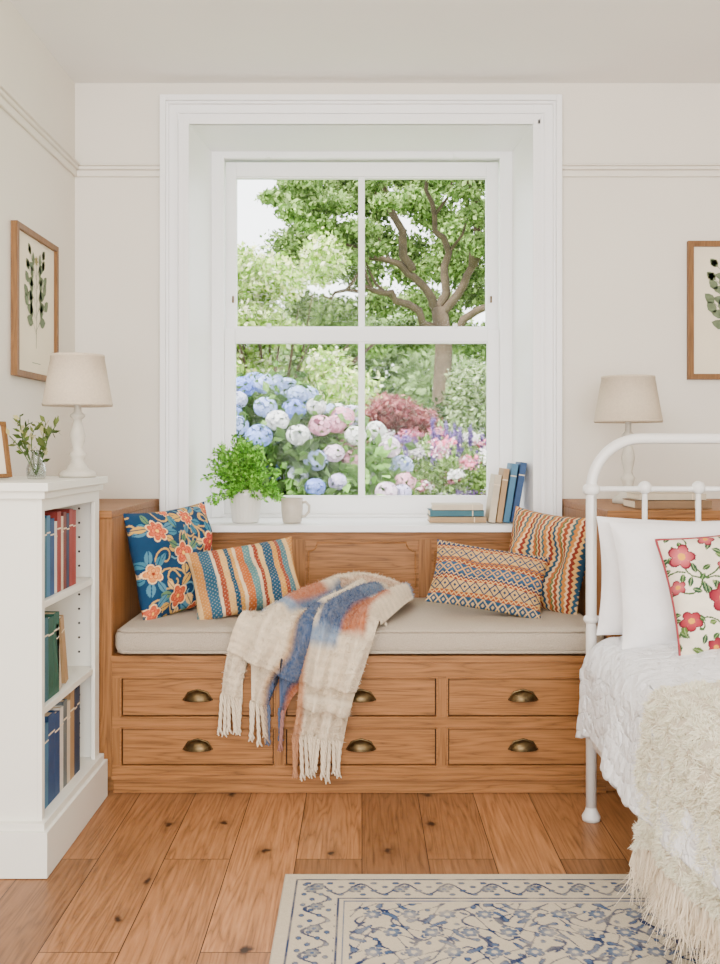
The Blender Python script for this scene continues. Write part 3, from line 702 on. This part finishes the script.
b=MB(); b.grid(duvq,360,380,M['quilt']); o=b.build('duvet'); sm=o.modifiers.new('s','SOLIDIFY'); sm.thickness=.02; sm.offset=-1; o.parent=bed
def pw(name,w,h,t,T,seed): return pillow(name,w,h,t,T,None,M['white'],70,None,seed,.05)
pw('bed_pillow',.62,.34,.13,TR(.985,2.880,.735)@RX(-6)@RY(1.5),11)
pw('bed_pillow.001',.62,.36,.15,TR(1.010,2.765,.740)@RX(-14)@RY(-2),12)
pw('bed_pillow.002',.60,.36,.15,TR(1.645,2.83,.745)@RX(-14),13)
pillow('floral_bed_cushion',.34,.32,.12,TR(.968,2.60,.737)@RZ(-8)@RX(-20)@RY(-8),pat_bedfloral,M['fabric'],190,M['red'],seed=5)
# fringed fluffy blanket
def furf(u,v): return duv(u,v,.020,2.28,1.35)
nu,nv=130,90
b=MB(); b.grid(lambda u,v:furf(u*.98,v),nu,nv,M['fur'])
V=np.array(b.V);Q=np.array(b.F)
kk=np.clip(.45-V[:,2],0,1); V[:,2]-=kk*.5; V[:,0]+=kk*.06
ph=np.sin(V[:,0]*30+1.7*np.sin(V[:,1]*17)+V[:,2]*34)*np.sin(V[:,1]*27+V[:,2]*9)
top=V[:,2]>.5; V[top,2]+=.006+.008*(ph[top]+.6); V[~top,0]-=.004*(ph[~top]+1)
base=npmesh('fringed_wool_blanket',V,Q,M['fur'],np.tile(c3('#e9e4da'),(len(V),1)),True)
G=V.reshape(nv+1,nu+1,3)
Nn=110000; jj=rng.integers(0,nv,Nn); ii=(rng.random(Nn)**1.3*nu*.7).astype(int); fu=rng.random((Nn,1)); fv=rng.random((Nn,1))
e1=G[jj,ii+1]-G[jj,ii]; e2=G[jj+1,ii]-G[jj,ii]; P=G[jj,ii]+e1*fu+e2*fv; nn=np.cross(e1,e2); nn/=np.linalg.norm(nn,axis=1,keepdims=True)+1e-9
flip=((nn[:,2]-nn[:,0])<0); nn[flip]*=-1
cl=np.stack([np.sin(P[:,0]*130+P[:,1]*75),np.sin(P[:,1]*120+P[:,2]*80),np.sin(P[:,2]*110+P[:,0]*60)],1)*.75
D=nn*.6+cl+rng.normal(0,.22,(Nn,3))+np.array([.02,-.1,-.12])
sh=rng.uniform(.9,1.1,(Nn,1)); f=strands(P,D,.014,.0013,np.clip(np.array(c3('#f4f0e8'))*sh,0,.92),'wool_pile',M['fur'],.2); f.parent=base
Nf=3400; jj=rng.integers(0,nv,Nf); P=G[jj,0]+(G[jj+1,0]-G[jj,0])*rng.random((Nf,1)); k=np.round(P[:,1]*42)/42; P[:,1]=P[:,1]*.22+k*.78
D=np.tile(np.array([.02,0,-1.]),(Nf,1))+rng.normal(0,.05,(Nf,3)); f=strands(P,D,.085,.0014,np.tile(c3('#f1ece2'),(Nf,1)),'wool_fringe',M['fur'],.2); f.parent=base
base.parent=bed

# ---------------- rug ----------------
rw,rl=1.62,1.62; nx,ny=620,540
X,Y=np.meshgrid(np.linspace(0,rw,nx),np.linspace(0,rl,ny))
bg_=c3('#dad3c4')
C=np.tile(bg_,X.shape+(1,)); bl=c3('#2a4d84',.9); lb=c3('#6c86aa',.95)
ex=np.minimum(X,rw-X); ey=np.minimum(Y,rl-Y); e=np.minimum(ex,ey); tt=np.where(ex<ey,Y,X)
inner=e>.165
f=np.sin(38*X+2.6*np.sin(31*Y))*np.sin(35*Y+2.6*np.sin(33*X)); f2=np.sin(71*X+3*np.sin(46*Y)+1)*np.sin(67*Y+3*np.cos(50*X))
C[inner&(np.abs(f)<.10)]=bl; C[inner&(f2>.62)]=lb; C[inner&(np.abs(f2-.6)<.10)]=bl
C[(e>.028)&(e<.034)]=bl; C[(e>.135)&(e<.141)]=bl; C[(e>.150)&(e<.154)]=lb
band=(e>.04)&(e<.132); sc=np.abs(e-(.086+.028*np.sin(2*np.pi*tt/.11)))
C[band&(sc<.005)]=bl
q=np.sin(2*np.pi*tt/.055+1)*np.sin(2*np.pi*e/.042); C[band&(q>.72)]=lb; C[band&(np.abs(q-.7)<.10)]=bl
r=random.Random(5)
for i in range(15):
    for j in range(15):
        cx=.22+i*.088+(.044 if j%2 else 0); cy=.22+j*.088
        if cx>rw-.2 or cy>rl-.2: continue
        m=(np.abs(X-cx)<.05)&(np.abs(Y-cy)<.05)
        ys,xs=np.where(m); sl=(slice(ys.min(),ys.max()+1),slice(xs.min(),xs.max()+1)); Cs=C[sl]
        flower(Cs,X[sl],Y[sl],cx,cy,.026,r.choice((6,8)),bl,c3('#a0aec0'),bg_,r.random()*3,bg_)
for t in np.arange(.07,rw,.11):
    for (cx,cy) in ((t,.086),(.086,t),(rw-.086,t),(t,rl-.086)):
        m=(np.abs(X-cx)<.03)&(np.abs(Y-cy)<.03); ys,xs=np.where(m)
        if len(ys)==0: continue
        sl=(slice(ys.min(),ys.max()+1),slice(xs.min(),xs.max()+1)); flower(C[sl],X[sl],Y[sl],cx,cy,.020,6,bl,c3('#c8c6be'),lb)
nzv=np.zeros_like(X)
for _ in range(14):
    a=rng.uniform(0,6.28);fq=rng.uniform(15,120); nzv+=np.sin(fq*(X*math.cos(a)+Y*math.sin(a))+rng.uniform(0,6))
wgt=np.clip(.02+.05*nzv+rng.uniform(0,.2,X.shape),0,.5)[...,None]; C=C*(1-wgt)+bg_*wgt
rx0,ry1=-.195,2.575
V=np.stack([rx0+X,ry1-Y,np.full_like(X,.012)],-1).reshape(-1,3); idx=np.arange(nx*ny).reshape(ny,nx)
Q=np.stack([idx[:-1,:-1],idx[1:,:-1],idx[1:,1:],idx[:-1,1:]],-1).reshape(-1,4)
o=npmesh('area_rug',V,Q,M['rugm'],C.reshape(-1,3))
b=MB(); b.box(rx0-.003,rx0+rw+.003,ry1-rl-.003,ry1+.003,.001,.0115,basic('rug_binding','#cfc8ba',.95)); p=b.build('rug_backing'); p.parent=o

# ---------------- garden ----------------
GZ=-.35
b=MB(); b.box(-30,30,YW+.5,60,GZ-.1,GZ,basic('lawn','#9fb872',.95,.25,4)); b.build('garden_lawn')
def cloud(name,blobs,n,size,cols,shell=.55,seed=0,parent=None,zmin=GZ+.01,g=1.2):
    r=np.random.default_rng(seed); B=np.array([bb[:6] for bb in blobs],float); vol=(B[:,3]*B[:,4]*B[:,5])**(2/3); pr=vol/vol.sum()
    k=r.choice(len(B),n,p=pr); d=r.normal(0,1,(n,3)); d/=np.linalg.norm(d,axis=1,keepdims=True)
    rad=shell+(1-shell)*r.random((n,1))**.6; rad*=1+.12*r.normal(0,1,(n,1))
    P=B[k,:3]+d*B[k,3:6]*rad; ok=P[:,2]>zmin+size; P=P[ok];k=k[ok];d=d[ok]; n=len(P)
    ax=d*.5+r.normal(0,.6,(n,3))+np.array([0,0,-.2]); ax/=np.linalg.norm(ax,axis=1,keepdims=True)
    wd=np.cross(ax,d+r.normal(0,.5,(n,3))); wd/=np.linalg.norm(wd,axis=1,keepdims=True)+1e-9; up=np.cross(ax,wd)
    L=size*r.uniform(.6,1.3,(n,1))
    V=np.stack([P-ax*L*.5,P+wd*L*.32+up*L*.08,P+ax*L*.5,P-wd*L*.32+up*L*.08],1).reshape(-1,3)
    cc=np.array([c3(c,g) for c in cols]); bt=r.uniform(.7,1.25,(len(B),1))
    ci=(r.random(n)*len(cols)).astype(int); col=cc[ci]*bt[k]*r.uniform(.55,1.35,(n,1))
    return npmesh(name,V,np.arange(4*n).reshape(-1,4),M['leaf'],np.repeat(np.clip(col,0,.92),4,axis=0),parent=parent)
b=MB(); tx,ty=1.75,22.
b.tube([(tx-.1,ty,GZ+.01),(tx,ty,2),(tx+.05,ty,3.4),(tx-.05,ty,4.2)],[.28,.22,.19,.18],M['bark'],12)
br=[((tx-.05,ty,4.1),(tx-.7,ty-.3,4.9),(tx-1.9,ty-.6,5.4),(tx-3.0,ty-.6,6.0)),((tx-.05,ty,4.1),(tx+.1,ty-.2,5.3),(tx-.3,ty-.4,6.5),(tx-.2,ty-.5,8.2)),((tx,ty,4.0),(tx+.7,ty-.3,5.1),(tx+1.2,ty-.5,6.4),(tx+1.9,ty-.6,7.8)),((tx,ty,3.4),(tx+.9,ty-.3,4.2),(tx+2.0,ty-.6,5.0),(tx+3.2,ty-.5,5.4)),((tx-.05,ty,3.6),(tx-.9,ty-.4,4.3),(tx-1.7,ty-.7,4.5),(tx-2.6,ty-.7,4.3)),((tx-.7,ty-.3,4.9),(tx-1.0,ty-.5,6.0),(tx-1.5,ty-.6,7.2),(tx-1.6,ty-.7,8.2)),((tx+.7,ty-.3,5.1),(tx+.75,ty-.5,6.2),(tx+.5,ty-.6,7.1),(tx+.9,ty-.6,8.0))]
def wig(p,n=14):
    P=np.array(p,float); out=[]
    for i in range(n+1):
        c=cr(P,i/n); out.append((c[0]+.07*math.sin(i*1.9+p[1][0]*9),c[1],c[2]+.06*math.sin(i*2.3+p[2][0]*5)))
    return out
for p in br:
    w_=wig(p); b.tube(w_,[.11-.09*i/14 for i in range(15)],M['bark'],8)
    for q in (5,8,11):
        s_=w_[q]; a=random.uniform(-1,1); b.tube([s_,(s_[0]+a*.5,s_[1]-.1,s_[2]+.35),(s_[0]+a*.8,s_[1]-.2,s_[2]+.9)],[.045,.03,.01],M['bark'],6)
oak=b.build('oak_tree')
r=random.Random(21); bl_=[]
xx=-1.5
while xx<5.6:
    z=3.8
    while z<9.8:
        if not (xx<-1.0 and z>8.3): bl_.append((xx+r.uniform(-.2,.2),ty+1.5+r.uniform(0,1.2),z+r.uniform(-.2,.2),r.uniform(.48,.72),.6,r.uniform(.34,.5)))
        z+=.76
    xx+=.86
for k in range(60):
    x=r.uniform(-1.8,5.2); z=r.uniform(4.6,9.4)
    if abs(x-tx)<.55 and z<6.0: continue
    bl_.append((x,ty-1.1+r.uniform(-.5,.3),z,r.uniform(.3,.55),r.uniform(.4,.6),r.uniform(.13,.24)))
cloud('oak_foliage',bl_,105000,.13,['#a5bb7c','#8aa860','#bace90','#76964c','#ccdaa4'],.2,seed=1,parent=oak,g=1.15)
bl_=[(r.uniform(-12,16),r.uniform(30,36),r.uniform(.2,5.2),r.uniform(1.2,2),1.2,r.uniform(1.0,1.6)) for k in range(80)]
cloud('distant_tree_line',bl_,60000,.26,['#a6bb88','#92aa70','#b8c99a','#849e66'],.4,seed=2,g=1.3)
bl_=[(-3.4+k*.42,14+r.uniform(-.3,.3),r.uniform(.6,1.75),.55,.5,r.uniform(.6,.85)) for k in range(19)]+[(-3.4+k*.42,14.2,.2,.55,.5,.7) for k in range(19)]
cloud('garden_hedge',bl_,42000,.09,['#5e7e46','#4e6e3c','#6f8e50','#466432'],.5,seed=3,g=.95)
b=MB()
for k in range(16):
    a=r.uniform(-1,1); b.tube([(-.9,10.2,GZ+.01),(-.9+a*.3,10.1,1.0),(-.9+a*.9,10+r.uniform(-.3,.3),1.9),(-.9+a*1.4,10+r.uniform(-.4,.4),r.uniform(2.2,2.8))],[.035,.025,.015,.005],M['bark'],5)
lt=b.build('smoke_bush_tree')
bl_=[(r.uniform(-2.1,.0),10+r.uniform(-.5,.6),r.uniform(1.3,3.1),r.uniform(.2,.38),.35,r.uniform(.14,.26)) for k in range(46)]
bl_=[q for q in bl_ if not(q[0]<-1.0 and q[2]>2.9) and not (q[0]>-.3 and q[2]>2.5)]
cloud('tree_leaves',bl_,26000,.06,['#c9da90','#aac664','#dde8b0','#8cac4c','#e8efd0'],.25,seed=4,parent=lt,g=1.35)
cloud('red_acer_shrub',[(.30,11.4,1.52,.36,.3,.2),(.62,11.5,1.42,.28,.3,.16),(.05,11.5,1.35,.25,.3,.2),(.4,11.5,.9,.5,.3,.4),(.4,11.5,.2,.5,.3,.5)],12000,.06,['#b87880','#a6666c','#cc9a96','#94766a'],.3,seed=5)
cloud('variegated_shrub',[(1.12,10.3,1.72,.28,.3,.3),(1.25,10.3,1.35,.4,.3,.35),(1.0,10.5,1.1,.35,.3,.3),(1.5,10.4,1.5,.35,.3,.5),(1.3,10.4,.3,.5,.3,.6)],14000,.05,['#c9d4ac','#a9c088','#e0e8ce','#7f9c5c'],.3,seed=6)
bl_=[(r.uniform(-.0,1.8),r.uniform(8.4,9.8),r.uniform(.1,1.0),r.uniform(.16,.32),.3,r.uniform(.16,.32)) for k in range(60)]
bd=cloud('flower_border',bl_,42000,.05,['#94b064','#a9c27a','#6f9048','#c4d4a0','#84a25a'],.4,seed=7,g=1.3)
bl_=[(r.uniform(.05,1.7),r.uniform(8.15,9.0),r.uniform(.6,1.25),r.uniform(.07,.16),.15,r.uniform(.04,.08)) for k in range(56)]
for i,cs in enumerate((['#e8a0ba','#dc88a8','#f3ccd6'],['#f0ece6','#e9e4ea','#f3e8ea'],['#ac8ec4','#bda6d2','#9a7eb6'],['#f0e6ee','#d88cb2','#ecd0da'])):
    cloud('border_blooms',bl_[i::4],1500,.035,cs,.2,seed=20+i,parent=bd)
sp=[(r.uniform(.35,1.25),r.uniform(8.3,9.0),r.uniform(.95,1.3),.022,.022,.13) for k in range(24)]
cloud('border_spikes',sp,2600,.028,['#9880ba','#a992c8','#8670ac'],.1,seed=30,parent=bd)
HB=[(-.75,7.1,.60,.75,.7,.93),(-.22,7.2,.52,.55,.6,.80),(-1.5,7.2,.6,.7,.6,.8)]
hy_=cloud('hydrangea_bush',HB,24000,.085,['#7a9f54','#8db562','#5c8038','#a4c47a'],.6,seed=8)
V=[];C=[]; rr=np.random.default_rng(5); heads=[]
bls=[(q[0],q[1],q[2],q[3]+.05,q[4]+.05,q[5]+.05) for q in HB]
tries=0
while len(heads)<140 and tries<9000:
    tries+=1; q=bls[rr.choice(3,p=[.52,.34,.14])]; d=rr.normal(0,1,3); d/=np.linalg.norm(d)
    if d[1]>.2 or d[2]<-.2: continue
    c=np.array(q[:3])+d*np.array(q[3:])
    if all(np.linalg.norm(c-h[0])>.125 for h in heads): heads.append((c,q))
for c,q in heads:
    R=rr.uniform(.06,.09); base=c3(rr.choice(['#b8c8ee','#ccd6f2','#dee0f2','#aec0e8','#ebebf2']),1.25) if c[0]<-.3 else c3(rr.choice(['#f0dfe8','#f1ebee','#dedaec','#d2d8ea','#ecccd8']),1.25)
    n=140; d=rr.normal(0,1,(n,3)); d/=np.linalg.norm(d,axis=1,keepdims=True); p=c+d*R*np.array([1,1,.85])
    a=np.cross(d,rr.normal(0,1,(n,3))); a/=np.linalg.norm(a,axis=1,keepdims=True); e=np.cross(d,a); s=.018
    V.append(np.stack([p-a*s,p+e*s+d*.003,p+a*s,p-e*s+d*.003],1).reshape(-1,3)); C.append(np.repeat(np.clip(base*rr.uniform(.65,1.15,(n,1)),0,.92),4,axis=0))
V=np.concatenate(V);C=np.concatenate(C); npmesh('hydrangea_blooms',V,np.arange(len(V)).reshape(-1,4),M['leaf'],C,parent=hy_)

# ---------------- light ----------------
w=bpy.data.worlds.new('sky'); scene.world=w; w.use_nodes=True; nt=w.node_tree; bg=nt.nodes['Background']
bg.inputs[0].default_value=(.95,.975,1,1); bg.inputs[1].default_value=5.6
l=bpy.data.lights.new('sun','SUN'); l.energy=14; l.angle=math.radians(3); l.color=(1,.96,.88); o=bpy.data.objects.new('sun',l); scene.collection.objects.link(o)
o.rotation_euler=(Vector((.45,.62,-1.0))).to_track_quat('-Z','Y').to_euler()
def area(n,loc,tgt,sx,sy,e,c):
    l=bpy.data.lights.new(n,'AREA'); l.shape='RECTANGLE'; l.size=sx; l.size_y=sy; l.energy=e; l.color=c
    o=bpy.data.objects.new(n,l); scene.collection.objects.link(o); o.location=loc; o.rotation_euler=(Vector(tgt)-Vector(loc)).to_track_quat('-Z','Y').to_euler()
area('room_fill',(0,-1.8,1.3),(.1,3.6,1.9),2.6,1.6,160,(1,.985,.97))  # added fill behind the camera to brighten the room, no modelled source
area('high_left_fill',(-.45,.9,2.45),(.2,3.3,.5),1.0,.8,48,(1,.985,.97))  # added fill, high left, for downward contact shading; no lamp fitting here
cam=bpy.data.cameras.new('camera'); co=bpy.data.objects.new('camera',cam); scene.collection.objects.link(co)
co.location=(0,0,H); co.rotation_euler=(math.pi/2,0,0); cam.sensor_width=36; cam.lens=36*1000/964
cam.shift_x=-2/964; cam.shift_y=-34/964; cam.clip_start=.05; cam.clip_end=200
scene.camera=co
